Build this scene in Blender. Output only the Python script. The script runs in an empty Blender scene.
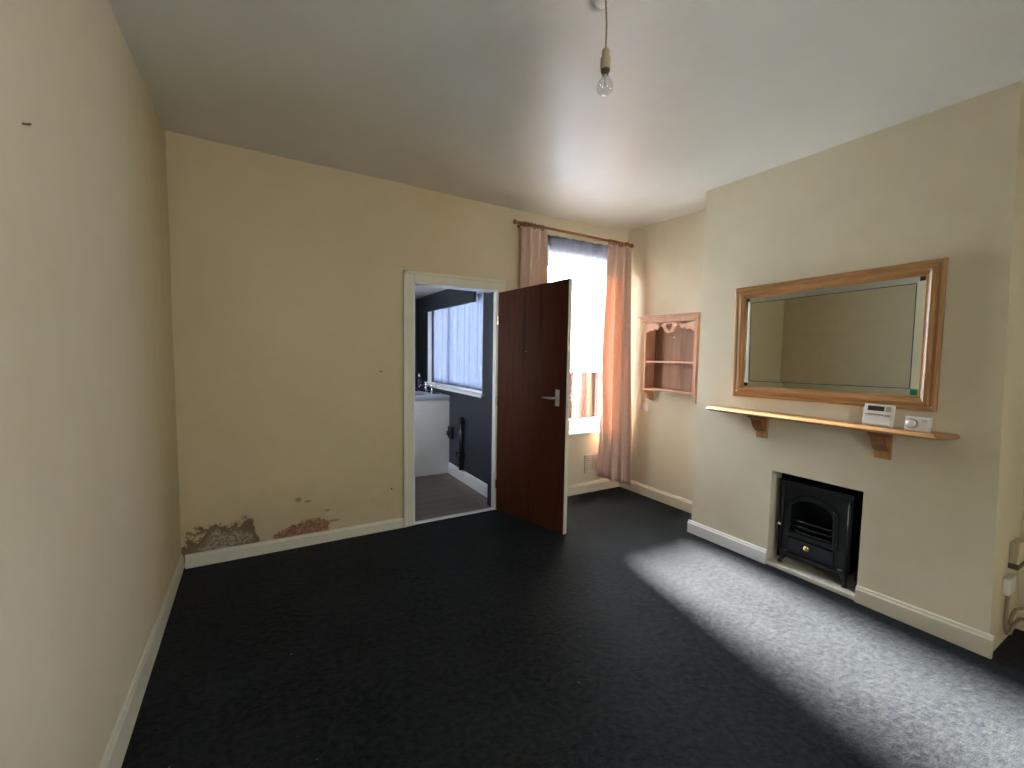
import bpy, bmesh, math, random
from mathutils import Vector, Matrix
random.seed(4)
C = bpy.context.scene.collection
PI = math.pi

# ------------------------------------------------------------------ materials
def mat(name, color=(.5,.5,.5), rough=.6, metal=0, spec=.5, noise=0, nscale=8, bump=0, bscale=200, bdist=.002,
        sheen=0, sub=None, trans=0, color2=None):
    m = bpy.data.materials.new(name); m.use_nodes = True
    nt = m.node_tree; b = nt.nodes['Principled BSDF']
    b.inputs['Base Color'].default_value = (*color, 1); b.inputs['Roughness'].default_value = rough
    b.inputs['Metallic'].default_value = metal; b.inputs['Specular IOR Level'].default_value = spec
    tc = nt.nodes.new('ShaderNodeTexCoord')
    if sheen:
        b.inputs['Sheen Weight'].default_value = sheen; b.inputs['Sheen Roughness'].default_value = .5
    n = nt.nodes.new('ShaderNodeTexNoise'); n.inputs['Scale'].default_value = nscale; n.inputs['Detail'].default_value = 5
    nt.links.new(tc.outputs['Object'], n.inputs['Vector'])
    r = nt.nodes.new('ShaderNodeValToRGB')
    c2 = color2 or tuple(c*(1-(noise or .06)) for c in color)
    r.color_ramp.elements[0].position = .3; r.color_ramp.elements[1].position = .7
    r.color_ramp.elements[0].color = (*c2, 1); r.color_ramp.elements[1].color = (*color, 1)
    nt.links.new(n.outputs['Fac'], r.inputs['Fac']); nt.links.new(r.outputs['Color'], b.inputs['Base Color'])
    if bump:
        n2 = nt.nodes.new('ShaderNodeTexNoise'); n2.inputs['Scale'].default_value = bscale; n2.inputs['Detail'].default_value = 3
        nt.links.new(tc.outputs['Object'], n2.inputs['Vector'])
        bp = nt.nodes.new('ShaderNodeBump'); bp.inputs['Strength'].default_value = bump; bp.inputs['Distance'].default_value = bdist
        nt.links.new(n2.outputs['Fac'], bp.inputs['Height']); nt.links.new(bp.outputs['Normal'], b.inputs['Normal'])
    return m

def N(nt, t, **kw):
    n = nt.nodes.new(t)
    for k, v in kw.items(): setattr(n, k, v)
    return n
def math_(nt, op, a, b=None, c=None, clamp=False):
    n = nt.nodes.new('ShaderNodeMath'); n.operation = op; n.use_clamp = clamp
    for i, v in enumerate((a, b, c)):
        if v is None: continue
        if isinstance(v, (int, float)): n.inputs[i].default_value = v
        else: nt.links.new(v, n.inputs[i])
    return n.outputs[0]
def mixc(nt, fac, c1, c2):
    n = nt.nodes.new('ShaderNodeMix'); n.data_type = 'RGBA'
    if isinstance(fac, float): n.inputs[0].default_value = fac
    else: nt.links.new(fac, n.inputs[0])
    for i, c in ((6, c1), (7, c2)):
        if isinstance(c, tuple): n.inputs[i].default_value = (*c, 1)
        else: nt.links.new(c, n.inputs[i])
    return n.outputs[2]

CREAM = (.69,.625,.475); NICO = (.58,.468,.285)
def wall_mat(name, damage=False, base=CREAM, stain_shade=False):
    m = bpy.data.materials.new(name); m.use_nodes = True; nt = m.node_tree; b = nt.nodes['Principled BSDF']
    tc = N(nt, 'ShaderNodeTexCoord'); L = nt.links
    n1 = N(nt, 'ShaderNodeTexNoise'); n1.inputs['Scale'].default_value = 1.3; n1.inputs['Detail'].default_value = 5
    n2 = N(nt, 'ShaderNodeTexNoise'); n2.inputs['Scale'].default_value = 9; n2.inputs['Detail'].default_value = 8
    n3 = N(nt, 'ShaderNodeTexNoise'); n3.inputs['Scale'].default_value = 60; n3.inputs['Detail'].default_value = 4
    for n in (n1, n2, n3): L.new(tc.outputs['Object'], n.inputs['Vector'])
    f1 = math_(nt, 'MULTIPLY_ADD', n1.outputs['Fac'], 2.2, -.6, True)
    f2 = math_(nt, 'MULTIPLY_ADD', n2.outputs['Fac'], 2.0, -.5, True)
    dark = tuple(c*k for c, k in zip(base, (.87, .84, .77)))
    col = mixc(nt, f1, dark, base)
    col = mixc(nt, math_(nt, 'MULTIPLY', f2, .25), col, tuple(min(1, c*1.08) for c in base))
    h = math_(nt, 'ADD', math_(nt, 'MULTIPLY', n3.outputs['Fac'], .3), math_(nt, 'MULTIPLY', n1.outputs['Fac'], 8.0))
    h = math_(nt, 'ADD', h, math_(nt, 'MULTIPLY', n2.outputs['Fac'], .8))
    rough = .62
    if stain_shade:   # yellow stain plus shade painted into the colour towards the back corner
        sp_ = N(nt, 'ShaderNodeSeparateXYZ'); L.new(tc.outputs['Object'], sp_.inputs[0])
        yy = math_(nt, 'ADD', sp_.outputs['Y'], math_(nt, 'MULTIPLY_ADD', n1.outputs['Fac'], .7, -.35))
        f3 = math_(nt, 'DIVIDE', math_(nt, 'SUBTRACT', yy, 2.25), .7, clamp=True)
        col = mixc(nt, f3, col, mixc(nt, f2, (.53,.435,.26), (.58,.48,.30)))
    if damage:
        sep = N(nt, 'ShaderNodeSeparateXYZ'); L.new(tc.outputs['Object'], sep.inputs[0])
        X, Z = sep.outputs['X'], sep.outputs['Z']
        fr_ = math_(nt, 'DIVIDE', math_(nt, 'SUBTRACT', math_(nt, 'ADD', X, math_(nt, 'MULTIPLY', n1.outputs['Fac'], .5)), 1.7), .9, clamp=True)
        col = mixc(nt, math_(nt, 'MULTIPLY', fr_, .8), col, CREAM)
        nz = math_(nt, 'MULTIPLY_ADD', n2.outputs['Fac'], 1.6, -.8)
        nz3 = math_(nt, 'MULTIPLY_ADD', n3.outputs['Fac'], .5, -.25)
        nz = math_(nt, 'ADD', nz, nz3)
        def ell(cx, cz, rx, rz, soft=.12, amp=1.):
            dx = math_(nt, 'DIVIDE', math_(nt, 'SUBTRACT', X, cx), rx); dz = math_(nt, 'DIVIDE', math_(nt, 'SUBTRACT', Z, cz), rz)
            d = math_(nt, 'SQRT', math_(nt, 'ADD', math_(nt, 'MULTIPLY', dx, dx), math_(nt, 'MULTIPLY', dz, dz)))
            d = math_(nt, 'ADD', d, math_(nt, 'MULTIPLY', nz, amp))
            return math_(nt, 'DIVIDE', math_(nt, 'SUBTRACT', 1.0, d), soft, clamp=True)
        e1 = ell(-.20, .10, .24, .165); e2 = ell(.285, .10, .20, .085); 
        inner1 = ell(-.2, .10, .17, .13, .3)
        spots = ell(.255, .345, .022, .02, .3, .4)
        sp2 = ell(.32, .325, .025, .012, .3, .4); sp3 = ell(.45, .235, .02, .012, .3, .4); sp4 = ell(.50, .15, .05, .012, .3, .6)
        sp5 = ell(.93, .33, .008, .008, .3, .2); sp6 = ell(.85, 1.27, .012, .006, .3, .2)
        damp = ell(.15, .1, .9, .38, .8, .7)
        col = mixc(nt, math_(nt, 'MULTIPLY', damp, .35), col, (.36,.29,.17))
        brick = mixc(nt, math_(nt, 'MULTIPLY_ADD', n3.outputs['Fac'], 3, -1, True), (.16,.075,.03), (.40,.22,.11))
        plaster = mixc(nt, math_(nt, 'MULTIPLY_ADD', n3.outputs['Fac'], 3, -1, True), (.15,.10,.055), (.44,.37,.27))
        col = mixc(nt, e1, col, (.17,.11,.05)); col = mixc(nt, inner1, col, plaster)
        col = mixc(nt, e2, col, brick)
        for s in (spots, sp2, sp3, sp4): col = mixc(nt, math_(nt, 'MULTIPLY', s, .7), col, (.22,.16,.08))
        for s in (sp5, sp6): col = mixc(nt, s, col, (.08,.06,.04))
        tot = math_(nt, 'MAXIMUM', e1, math_(nt, 'MAXIMUM', e2, spots))
        h = math_(nt, 'ADD', h, math_(nt, 'MULTIPLY', tot, math_(nt, 'MULTIPLY_ADD', n3.outputs['Fac'], 6, -6)))
    L.new(col, b.inputs['Base Color']); b.inputs['Roughness'].default_value = rough; b.inputs['Specular IOR Level'].default_value = .35
    bp = N(nt, 'ShaderNodeBump'); bp.inputs['Strength'].default_value = .6; bp.inputs['Distance'].default_value = .0025
    L.new(h, bp.inputs['Height']); L.new(bp.outputs['Normal'], b.inputs['Normal'])
    return m

def carpet_mat():
    m = bpy.data.materials.new('black_carpet'); m.use_nodes = True; nt = m.node_tree; b = nt.nodes['Principled BSDF']; L = nt.links
    tc = N(nt, 'ShaderNodeTexCoord')
    a = N(nt, 'ShaderNodeTexNoise'); a.inputs['Scale'].default_value = 2.2; a.inputs['Detail'].default_value = 8; a.inputs['Roughness'].default_value = .65
    c = N(nt, 'ShaderNodeTexNoise'); c.inputs['Scale'].default_value = 34; c.inputs['Detail'].default_value = 6; c.inputs['Roughness'].default_value = .7
    d = N(nt, 'ShaderNodeTexNoise'); d.inputs['Scale'].default_value = 260; d.inputs['Detail'].default_value = 3
    for n in (a, c, d): L.new(tc.outputs['Object'], n.inputs['Vector'])
    f = math_(nt, 'MULTIPLY_ADD', a.outputs['Fac'], 4.0, -1.5, True)
    g = math_(nt, 'MULTIPLY_ADD', c.outputs['Fac'], 4.5, -1.8, True)
    col = mixc(nt, f, (.0025,.003,.0042), (.0095,.0108,.0125))
    col = mixc(nt, math_(nt, 'MULTIPLY', g, .5), col, (.031,.0325,.029))
    # a few pale specks of lint
    v = N(nt, 'ShaderNodeTexVoronoi'); v.inputs['Scale'].default_value = 7; L.new(tc.outputs['Object'], v.inputs['Vector'])
    sp = math_(nt, 'MULTIPLY', math_(nt, 'LESS_THAN', v.outputs['Distance'], .03), math_(nt, 'GREATER_THAN', c.outputs['Fac'], .5))
    col = mixc(nt, sp, col, (.25,.26,.26))
    L.new(col, b.inputs['Base Color']); b.inputs['Roughness'].default_value = .62; b.inputs['Specular IOR Level'].default_value = .07
    b.inputs['Sheen Weight'].default_value = .036; b.inputs['Sheen Roughness'].default_value = .4; b.inputs['Sheen Tint'].default_value = (.62,.78,1,1)
    h = math_(nt, 'ADD', math_(nt, 'MULTIPLY', c.outputs['Fac'], 1.2), math_(nt, 'MULTIPLY', d.outputs['Fac'], .5))
    bp = N(nt, 'ShaderNodeBump'); bp.inputs['Strength'].default_value = .9; bp.inputs['Distance'].default_value = .008
    L.new(h, bp.inputs['Height']); L.new(bp.outputs['Normal'], b.inputs['Normal'])
    return m

def wood_mat(name, light, dark, axis='Y', rough=.4, scale=14, spec=.5):
    m = bpy.data.materials.new(name); m.use_nodes = True; nt = m.node_tree; b = nt.nodes['Principled BSDF']; L = nt.links
    tc = N(nt, 'ShaderNodeTexCoord'); mp = N(nt, 'ShaderNodeMapping')
    s = [scale]*3; s['XYZ'.index(axis)] = scale*.07; mp.inputs['Scale'].default_value = s
    L.new(tc.outputs['Object'], mp.inputs['Vector'])
    n = N(nt, 'ShaderNodeTexNoise'); n.inputs['Scale'].default_value = 4; n.inputs['Detail'].default_value = 6; n.inputs['Distortion'].default_value = .6
    L.new(mp.outputs['Vector'], n.inputs['Vector'])
    k = N(nt, 'ShaderNodeTexVoronoi'); k.inputs['Scale'].default_value = .32; L.new(mp.outputs['Vector'], k.inputs['Vector'])
    f = math_(nt, 'MULTIPLY_ADD', n.outputs['Fac'], 2.4, -.7, True)
    col = mixc(nt, f, dark, light)
    kn = math_(nt, 'DIVIDE', math_(nt, 'SUBTRACT', .10, k.outputs['Distance']), .05, clamp=True)
    col = mixc(nt, math_(nt, 'MULTIPLY', kn, .6), col, tuple(c*.45 for c in dark))
    L.new(col, b.inputs['Base Color']); b.inputs['Roughness'].default_value = rough; b.inputs['Specular IOR Level'].default_value = spec
    return m

def glass_mat(name, tint=(1,1,1), refl=.06):
    m = bpy.data.materials.new(name); m.use_nodes = True; nt = m.node_tree; nt.nodes.clear()
    o = N(nt, 'ShaderNodeOutputMaterial'); t = N(nt, 'ShaderNodeBsdfTransparent'); g = N(nt, 'ShaderNodeBsdfGlossy')
    t.inputs[0].default_value = (*tint, 1); g.inputs['Roughness'].default_value = .02
    fr = N(nt, 'ShaderNodeFresnel'); fr.inputs[0].default_value = 1.45
    mx = N(nt, 'ShaderNodeMixShader'); nt.links.new(fr.outputs[0], mx.inputs[0])
    nt.links.new(t.outputs[0], mx.inputs[1]); nt.links.new(g.outputs[0], mx.inputs[2]); nt.links.new(mx.outputs[0], o.inputs[0])
    return m

def bulb_mat():
    m = bpy.data.materials.new('bulb_glass'); m.use_nodes = True; nt = m.node_tree; nt.nodes.clear()
    o = N(nt, 'ShaderNodeOutputMaterial'); t = N(nt, 'ShaderNodeBsdfTransparent'); g = N(nt, 'ShaderNodeBsdfGlossy')
    t.inputs[0].default_value = (.93,.93,.92,1); g.inputs['Roughness'].default_value = .03; g.inputs[0].default_value = (.8,.8,.8,1)
    lw = N(nt, 'ShaderNodeLayerWeight'); lw.inputs[0].default_value = .35
    mx = N(nt, 'ShaderNodeMixShader'); nt.links.new(math_(nt, 'MULTIPLY_ADD', lw.outputs['Facing'], .45, .05), mx.inputs[0])
    nt.links.new(t.outputs[0], mx.inputs[1]); nt.links.new(g.outputs[0], mx.inputs[2]); nt.links.new(mx.outputs[0], o.inputs[0])
    return m

def net_mat(name, col, lo, hi, pattern):
    """lace: thread (diffuse+translucent) mixed with open holes (transparent)"""
    m = bpy.data.materials.new(name); m.use_nodes = True; nt = m.node_tree; nt.nodes.clear(); L = nt.links
    o = N(nt, 'ShaderNodeOutputMaterial'); t = N(nt, 'ShaderNodeBsdfTransparent')
    d = N(nt, 'ShaderNodeBsdfDiffuse'); tr = N(nt, 'ShaderNodeBsdfTranslucent')
    d.inputs[0].default_value = (*col, 1); tr.inputs[0].default_value = (*col, 1)
    m1 = N(nt, 'ShaderNodeMixShader'); m1.inputs[0].default_value = .5
    L.new(d.outputs[0], m1.inputs[1]); L.new(tr.outputs[0], m1.inputs[2])
    tc = N(nt, 'ShaderNodeTexCoord')
    mp = N(nt, 'ShaderNodeMapping'); mp.inputs['Scale'].default_value = pattern; L.new(tc.outputs['Object'], mp.inputs['Vector'])
    n = N(nt, 'ShaderNodeTexNoise'); n.inputs['Scale'].default_value = 1; n.inputs['Detail'].default_value = 4; L.new(mp.outputs['Vector'], n.inputs['Vector'])
    f = math_(nt, 'MULTIPLY_ADD', n.outputs['Fac'], 4, -1.5, True)
    f = math_(nt, 'MULTIPLY_ADD', f, hi-lo, lo)
    m2 = N(nt, 'ShaderNodeMixShader'); L.new(f, m2.inputs[0]); L.new(t.outputs[0], m2.inputs[1]); L.new(m1.outputs[0], m2.inputs[2])
    L.new(m2.outputs[0], o.inputs[0])
    return m

def curtain_mat():
    m = bpy.data.materials.new('satin_curtain'); m.use_nodes = True; nt = m.node_tree; nt.nodes.clear(); L = nt.links
    o = N(nt, 'ShaderNodeOutputMaterial'); p = N(nt, 'ShaderNodeBsdfPrincipled'); tr = N(nt, 'ShaderNodeBsdfTranslucent')
    tc = N(nt, 'ShaderNodeTexCoord'); v = N(nt, 'ShaderNodeTexVoronoi'); v.inputs['Scale'].default_value = 26; v.feature = 'DISTANCE_TO_EDGE'
    L.new(tc.outputs['Object'], v.inputs['Vector'])
    f = math_(nt, 'DIVIDE', math_(nt, 'SUBTRACT', .08, v.outputs['Distance']), .06, clamp=True)
    c = mixc(nt, math_(nt, 'MULTIPLY', f, .35), (.74,.54,.43), (.60,.40,.31))
    L.new(c, p.inputs['Base Color']); p.inputs['Roughness'].default_value = .30; p.inputs['Specular IOR Level'].default_value = .6
    tr.inputs[0].default_value = (.62,.35,.18,1)
    mx = N(nt, 'ShaderNodeMixShader'); mx.inputs[0].default_value = .15
    L.new(p.outputs[0], mx.inputs[1]); L.new(tr.outputs[0], mx.inputs[2]); L.new(mx.outputs[0], o.inputs[0])
    return m

def planks_mat():
    m = bpy.data.materials.new('kitchen_vinyl_planks'); m.use_nodes = True; nt = m.node_tree; b = nt.nodes['Principled BSDF']; L = nt.links
    tc = N(nt, 'ShaderNodeTexCoord'); br = N(nt, 'ShaderNodeTexBrick'); L.new(tc.outputs['Object'], br.inputs['Vector'])
    br.inputs['Scale'].default_value = 1; br.inputs['Brick Width'].default_value = 1.2; br.inputs['Row Height'].default_value = .15
    br.inputs['Mortar Size'].default_value = .003
    br.inputs['Color1'].default_value = (.20,.155,.125,1); br.inputs['Color2'].default_value = (.15,.115,.095,1); br.inputs['Mortar'].default_value = (.06,.05,.04,1)
    L.new(br.outputs['Color'], b.inputs['Base Color']); b.inputs['Roughness'].default_value = .45
    return m

M = dict(
    wall=wall_mat('cream_wall'), walll=wall_mat('stained_shaded_cream_wall', base=(.61,.535,.395), stain_shade=True), wallb=wall_mat('cream_wall_with_damage', True, NICO),
    carpet=carpet_mat(),
    trim=mat('cream_gloss_paint', (.66,.61,.47), .35, noise=.04, nscale=5, bump=.3, bscale=14),
    white=mat('white_gloss_paint', (.78,.77,.74), .3, noise=.05),
    upvc=mat('white_upvc', (.8,.81,.83), .3),
    navy=mat('navy_paint', (.028,.034,.044), .5, noise=.2, nscale=3, bump=.2, bscale=20),
    kceil=mat('kitchen_ceiling_paint', (.6,.6,.58), .6),
    door=wood_mat('mahogany_veneer', (.075,.024,.013), (.052,.016,.009), 'Z', .6, 10, .06),
    pine=wood_mat('orange_pine', (.47,.255,.10), (.31,.145,.05), 'Y', .38, 12),
    pinev=wood_mat('orange_pine_upright', (.47,.255,.10), (.31,.145,.05), 'Z', .38, 12),
    cab=wood_mat('pink_pine', (.56,.30,.175), (.43,.21,.11), 'Z', .5, 8),
    cabd=wood_mat('painted_shade_pink_pine', (.33,.165,.085), (.22,.10,.045), 'Z', .55, 8),
    dpine=wood_mat('dark_pine', (.26,.105,.03), (.16,.055,.015), 'Z', .4, 12),
    pole=wood_mat('curtain_pole_wood', (.36,.14,.045), (.22,.08,.025), 'X', .35, 14),
    iron=mat('black_cast_iron', (.012,.014,.016), .42, noise=.2, nscale=30, bump=.3, bscale=120, bdist=.001),
    soot=mat('sooty_brick', (.006,.006,.006), .9, noise=.4, nscale=20, bump=.6, bscale=30, bdist=.01),
    hearth=mat('hearth_stone', (.78,.73,.62), .5, noise=.25, nscale=14, bump=.4, bscale=40),
    brass=mat('brass', (.75,.58,.30), .25, metal=1),
    chrome=mat('chrome', (.8,.8,.82), .12, metal=1),
    satin=mat('satin_aluminium', (.62,.60,.57), .38, metal=.6),
    plastic=mat('white_plastic', (.74,.71,.66), .35),
    aged=mat('yellowed_plastic', (.50,.44,.31), .45),
    brownp=mat('brown_plastic', (.09,.065,.04), .4),
    lcd=mat('lcd_grey_green', (.035,.05,.04), .2),
    dgrey=mat('dark_grey_plastic', (.07,.07,.07), .4),
    grey=mat('grey_plastic', (.38,.37,.36), .4),
    black=mat('black_plastic', (.008,.008,.009), .4),
    glass=glass_mat('window_glass'),
    curtain=curtain_mat(),
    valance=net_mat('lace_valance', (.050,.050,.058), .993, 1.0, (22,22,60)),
    knet=net_mat('kitchen_net', (.085,.10,.15), .90, .999, (1,26,9)),
    panel=mat('white_panel_laminate', (.62,.62,.60), .4),
    worktop=mat('grey_worktop', (.38,.41,.46), .3, noise=.2, nscale=60),
    cord=mat('aged_flex', (.30,.25,.15), .6, noise=.3, nscale=200),
    bulbcap=mat('bulb_cap', (.12,.10,.06), .4, metal=.6),
    mirrorline=mat('bevel_edge_dark', (.03,.055,.055), .3),
    green=mat('green_refraction_paint', (.015,.20,.07), .2), red=mat('dark_red_refraction_paint', (.06,.012,.015), .2),
    teal=mat('teal_refraction_paint', (.01,.07,.09), .2),
    fence=wood_mat('red_brown_fence', (.020,.0062,.0055), (.012,.0036,.0032), 'Z', .9, 8, 0.),
    post=mat('pale_timber', (.034,.027,.015), .9, spec=0), airer=mat('pale_wire', (.045,.042,.04), .9, spec=0), ground=mat('concrete_yard', (.74,.75,.75), .9, noise=.08),
    render=mat('white_render', (.8,.8,.8), .9), slate=mat('blue_grey_slate', (.30,.34,.46), .7, noise=.3, nscale=2),
    vent=mat('cream_vent', (.66,.62,.52), .5), kplank=planks_mat(),
    holder=mat('browned_lampholder', (.33,.27,.16), .45), pipe=mat('dull_pipe', (.24,.19,.12), .5),
    bottle=mat('purple_bottle', (.05,.03,.09), .2),
)
# ceiling: satin paint, slightly uneven
def ceil_mat():
    m = mat('satin_ceiling_paint', (.61,.61,.56), .40, spec=.95, noise=.08, nscale=2); nt = m.node_tree; b = nt.nodes['Principled BSDF']; b.inputs['Coat Weight'].default_value = .7; b.inputs['Coat Roughness'].default_value = .30
    tc = N(nt, 'ShaderNodeTexCoord'); n = N(nt, 'ShaderNodeTexNoise'); n.inputs['Scale'].default_value = 3.2; n.inputs['Detail'].default_value = 3
    nt.links.new(tc.outputs['Object'], n.inputs['Vector'])
    bp = N(nt, 'ShaderNodeBump'); bp.inputs['Strength'].default_value = .5; bp.inputs['Distance'].default_value = .03
    nt.links.new(n.outputs['Fac'], bp.inputs['Height']); nt.links.new(bp.outputs['Normal'], b.inputs['Normal'])
    return m
M['ceil'] = ceil_mat()
def mirror_m(name, col):
    m = bpy.data.materials.new(name); m.use_nodes = True; b = m.node_tree.nodes['Principled BSDF']
    b.inputs['Base Color'].default_value = (*col, 1); b.inputs['Metallic'].default_value = 1; b.inputs['Roughness'].default_value = .02
    return m
M['mirror'] = mirror_m('mirror_silver', (.74,.76,.70)); M['bevel'] = mirror_m('mirror_bevel', (.86,.93,.88))

# ------------------------------------------------------------------ mesh helpers
def tag(o, label, cat, group=None, kind=None):
    o['label'] = label; o['category'] = cat
    if group: o['group'] = group
    if kind: o['kind'] = kind
    return o
def thing(name, label, cat, loc=(0,0,0), group=None, kind=None):
    o = bpy.data.objects.new(name, None); C.objects.link(o); o.location = loc; o.empty_display_size = .05
    return tag(o, label, cat, group, kind)
def wloc(o):
    v = Vector((0,0,0))
    while o: v += Vector(o.location); o = o.parent
    return v
def obj(name, bm, m, parent=None, smooth=False, bevel=0, origin=None):
    """bm is given in world coordinates"""
    me = bpy.data.meshes.new(name)
    bmesh.ops.recalc_face_normals(bm, faces=bm.faces)
    off = wloc(parent) if parent else Vector((0,0,0))
    org = Vector(origin) if origin else off
    bmesh.ops.translate(bm, verts=bm.verts, vec=-org)
    bm.to_mesh(me); bm.free()
    mats = m if isinstance(m, (list, tuple)) else [m]
    for x in mats: me.materials.append(x)
    o = bpy.data.objects.new(name, me); C.objects.link(o)
    if parent: o.parent = parent
    o.location = org - off
    if smooth:
        for p in me.polygons: p.use_smooth = True
    if bevel:
        b = o.modifiers.new('bevel', 'BEVEL'); b.width = bevel; b.segments = 2; b.limit_method = 'ANGLE'
    return o
def box(bm, a, b, mi=0, mtx=None):
    x0,y0,z0 = a; x1,y1,z1 = b
    vs = [bm.verts.new(Vector(v) if mtx is None else mtx @ Vector(v)) for v in
          ((x0,y0,z0),(x1,y0,z0),(x1,y1,z0),(x0,y1,z0),(x0,y0,z1),(x1,y0,z1),(x1,y1,z1),(x0,y1,z1))]
    for f in ((0,1,2,3),(4,7,6,5),(0,4,5,1),(1,5,6,2),(2,6,7,3),(3,7,4,0)):
        bm.faces.new([vs[i] for i in f]).material_index = mi
    return vs
def B(a, b, mtx=None):
    bm = bmesh.new(); box(bm, a, b, mtx=mtx); return bm
def hexa(bm, pts):
    vs = [bm.verts.new(p) for p in pts]
    for f in ((0,1,2,3),(4,7,6,5),(0,4,5,1),(1,5,6,2),(2,6,7,3),(3,7,4,0)): bm.faces.new([vs[i] for i in f])
def prism(bm, poly, fn, t0, t1, mi=0):
    """poly of (u,v); fn(u,v,t)->xyz"""
    n = len(poly)
    a = [bm.verts.new(fn(u,v,t0)) for u,v in poly]; b = [bm.verts.new(fn(u,v,t1)) for u,v in poly]
    bm.faces.new(a).material_index = mi; bm.faces.new(b[::-1]).material_index = mi
    for i in range(n): bm.faces.new((a[i], a[(i+1)%n], b[(i+1)%n], b[i])).material_index = mi
def plate(bm, outer, holes, fn, t0, t1):
    """a flat plate with holes, given thickness"""
    for t in (t0, t1):
        edges = []
        for loop in [outer]+holes:
            vs = [bm.verts.new(fn(u,v,t)) for u,v in loop]
            for i in range(len(vs)): edges.append(bm.edges.new((vs[i], vs[(i+1)%len(vs)])))
        bmesh.ops.triangle_fill(bm, edges=edges, use_beauty=True, use_dissolve=False)
    for loop in [outer]+holes:
        n = len(loop)
        for i in range(n):
            (u0,v0),(u1,v1) = loop[i], loop[(i+1)%n]
            bm.faces.new([bm.verts.new(fn(*p)) for p in ((u0,v0,t0),(u1,v1,t0),(u1,v1,t1),(u0,v0,t1))])
    bmesh.ops.remove_doubles(bm, verts=bm.verts, dist=1e-5)
def tube(bm, pts, r, n=10, mtx=None):
    pts = [Vector(p) for p in pts]; rings = []
    up = None
    for i, p in enumerate(pts):
        d = (pts[min(i+1,len(pts)-1)]-pts[max(i-1,0)]).normalized()
        if up is None: up = Vector((0,0,1)) if abs(d.z) < .9 else Vector((1,0,0))
        s = d.cross(up)
        if s.length < 1e-4: s = d.cross(Vector((0,1,0)))
        s.normalize(); u = s.cross(d).normalized(); up = u
        rr = r[i] if isinstance(r, (list, tuple)) else r
        rings.append([bm.verts.new(p + s*rr*math.cos(2*PI*k/n) + u*rr*math.sin(2*PI*k/n)) for k in range(n)])
    for a, b in zip(rings, rings[1:]):
        for k in range(n): bm.faces.new((a[k], a[(k+1)%n], b[(k+1)%n], b[k]))
    bm.faces.new(rings[0][::-1]); bm.faces.new(rings[-1])
def lathe(bm, prof, n=24, mtx=Matrix()):
    rings = []
    for r, z in prof:
        rings.append([bm.verts.new(mtx @ Vector((max(r,1e-4)*math.cos(2*PI*k/n), max(r,1e-4)*math.sin(2*PI*k/n), z))) for k in range(n)])
    for a, b in zip(rings, rings[1:]):
        for k in range(n): bm.faces.new((a[k], a[(k+1)%n], b[(k+1)%n], b[k]))
    bm.faces.new(rings[0][::-1]); bm.faces.new(rings[-1])
def TM(loc, ax=None):  # matrix whose local z is axis ax
    m = Matrix.Translation(loc)
    if ax is not None: m = m @ Vector((0,0,1)).rotation_difference(Vector(ax)).to_matrix().to_4x4()
    return m
def struct(name, bm, m, label, cat, bevel=0, smooth=False, parent=None):
    o = obj(name, bm, m, parent, smooth, bevel)
    if not parent: tag(o, label, cat, kind='structure')
    return o
def lerp(xs, ys, x):
    if x <= xs[0]: return ys[0]
    for i in range(1, len(xs)):
        if x <= xs[i]:
            t = (x-xs[i-1])/(xs[i]-xs[i-1]); return ys[i-1]+(ys[i]-ys[i-1])*t
    return ys[-1]

XL, YB, XC, XA, XN = -.432, 3.454, 3.037, 3.42, 3.49
YR = -1.3; H = 2.70; Y0 = 2.25

# ------------------------------------------------------------------ room shell
bm = bmesh.new(); box(bm, (XL-.12, YR-.12, -.12), (XN+.1, YB+.06, 0))
struct('floor', bm, M['carpet'], 'worn black carpet with dusty pale fluff over the whole living room', 'carpet')

bm = bmesh.new(); nx, ny = 40, 48; g = []
xs = [XL-.1+(XN+.2-XL)*i/nx for i in range(nx+1)]; ys = [YR-.1+(YB+.2-YR)*j/ny for j in range(ny+1)]
def ceil_z(x, y):
    w = max(0, min(1, (y-2.35)/1.1)); w = w*w*(3-2*w)
    return H + w*lerp((-.42,.2,1.0,2.11,3.46), (.042,.027,.026,.008,.030), x) + .003*math.sin(x*2.1+1)*math.cos(y*1.7)
low = [[bm.verts.new((x,y,ceil_z(x,y))) for y in ys] for x in xs]
top = [[bm.verts.new((x,y,2.9)) for y in ys] for x in xs]
for i in range(nx):
    for j in range(ny):
        bm.faces.new((low[i][j],low[i][j+1],low[i+1][j+1],low[i+1][j])); bm.faces.new((top[i][j],top[i+1][j],top[i+1][j+1],top[i][j+1]))
for i in range(nx):
    for j in (0, ny): bm.faces.new((low[i][j],low[i+1][j],top[i+1][j],top[i][j]))
for j in range(ny):
    for i in (0, nx): bm.faces.new((low[i][j],low[i][j+1],top[i][j+1],top[i][j]))
struct('ceiling', bm, M['ceil'], 'satin painted off-white ceiling with a soft window sheen', 'ceiling', smooth=True)

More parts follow.
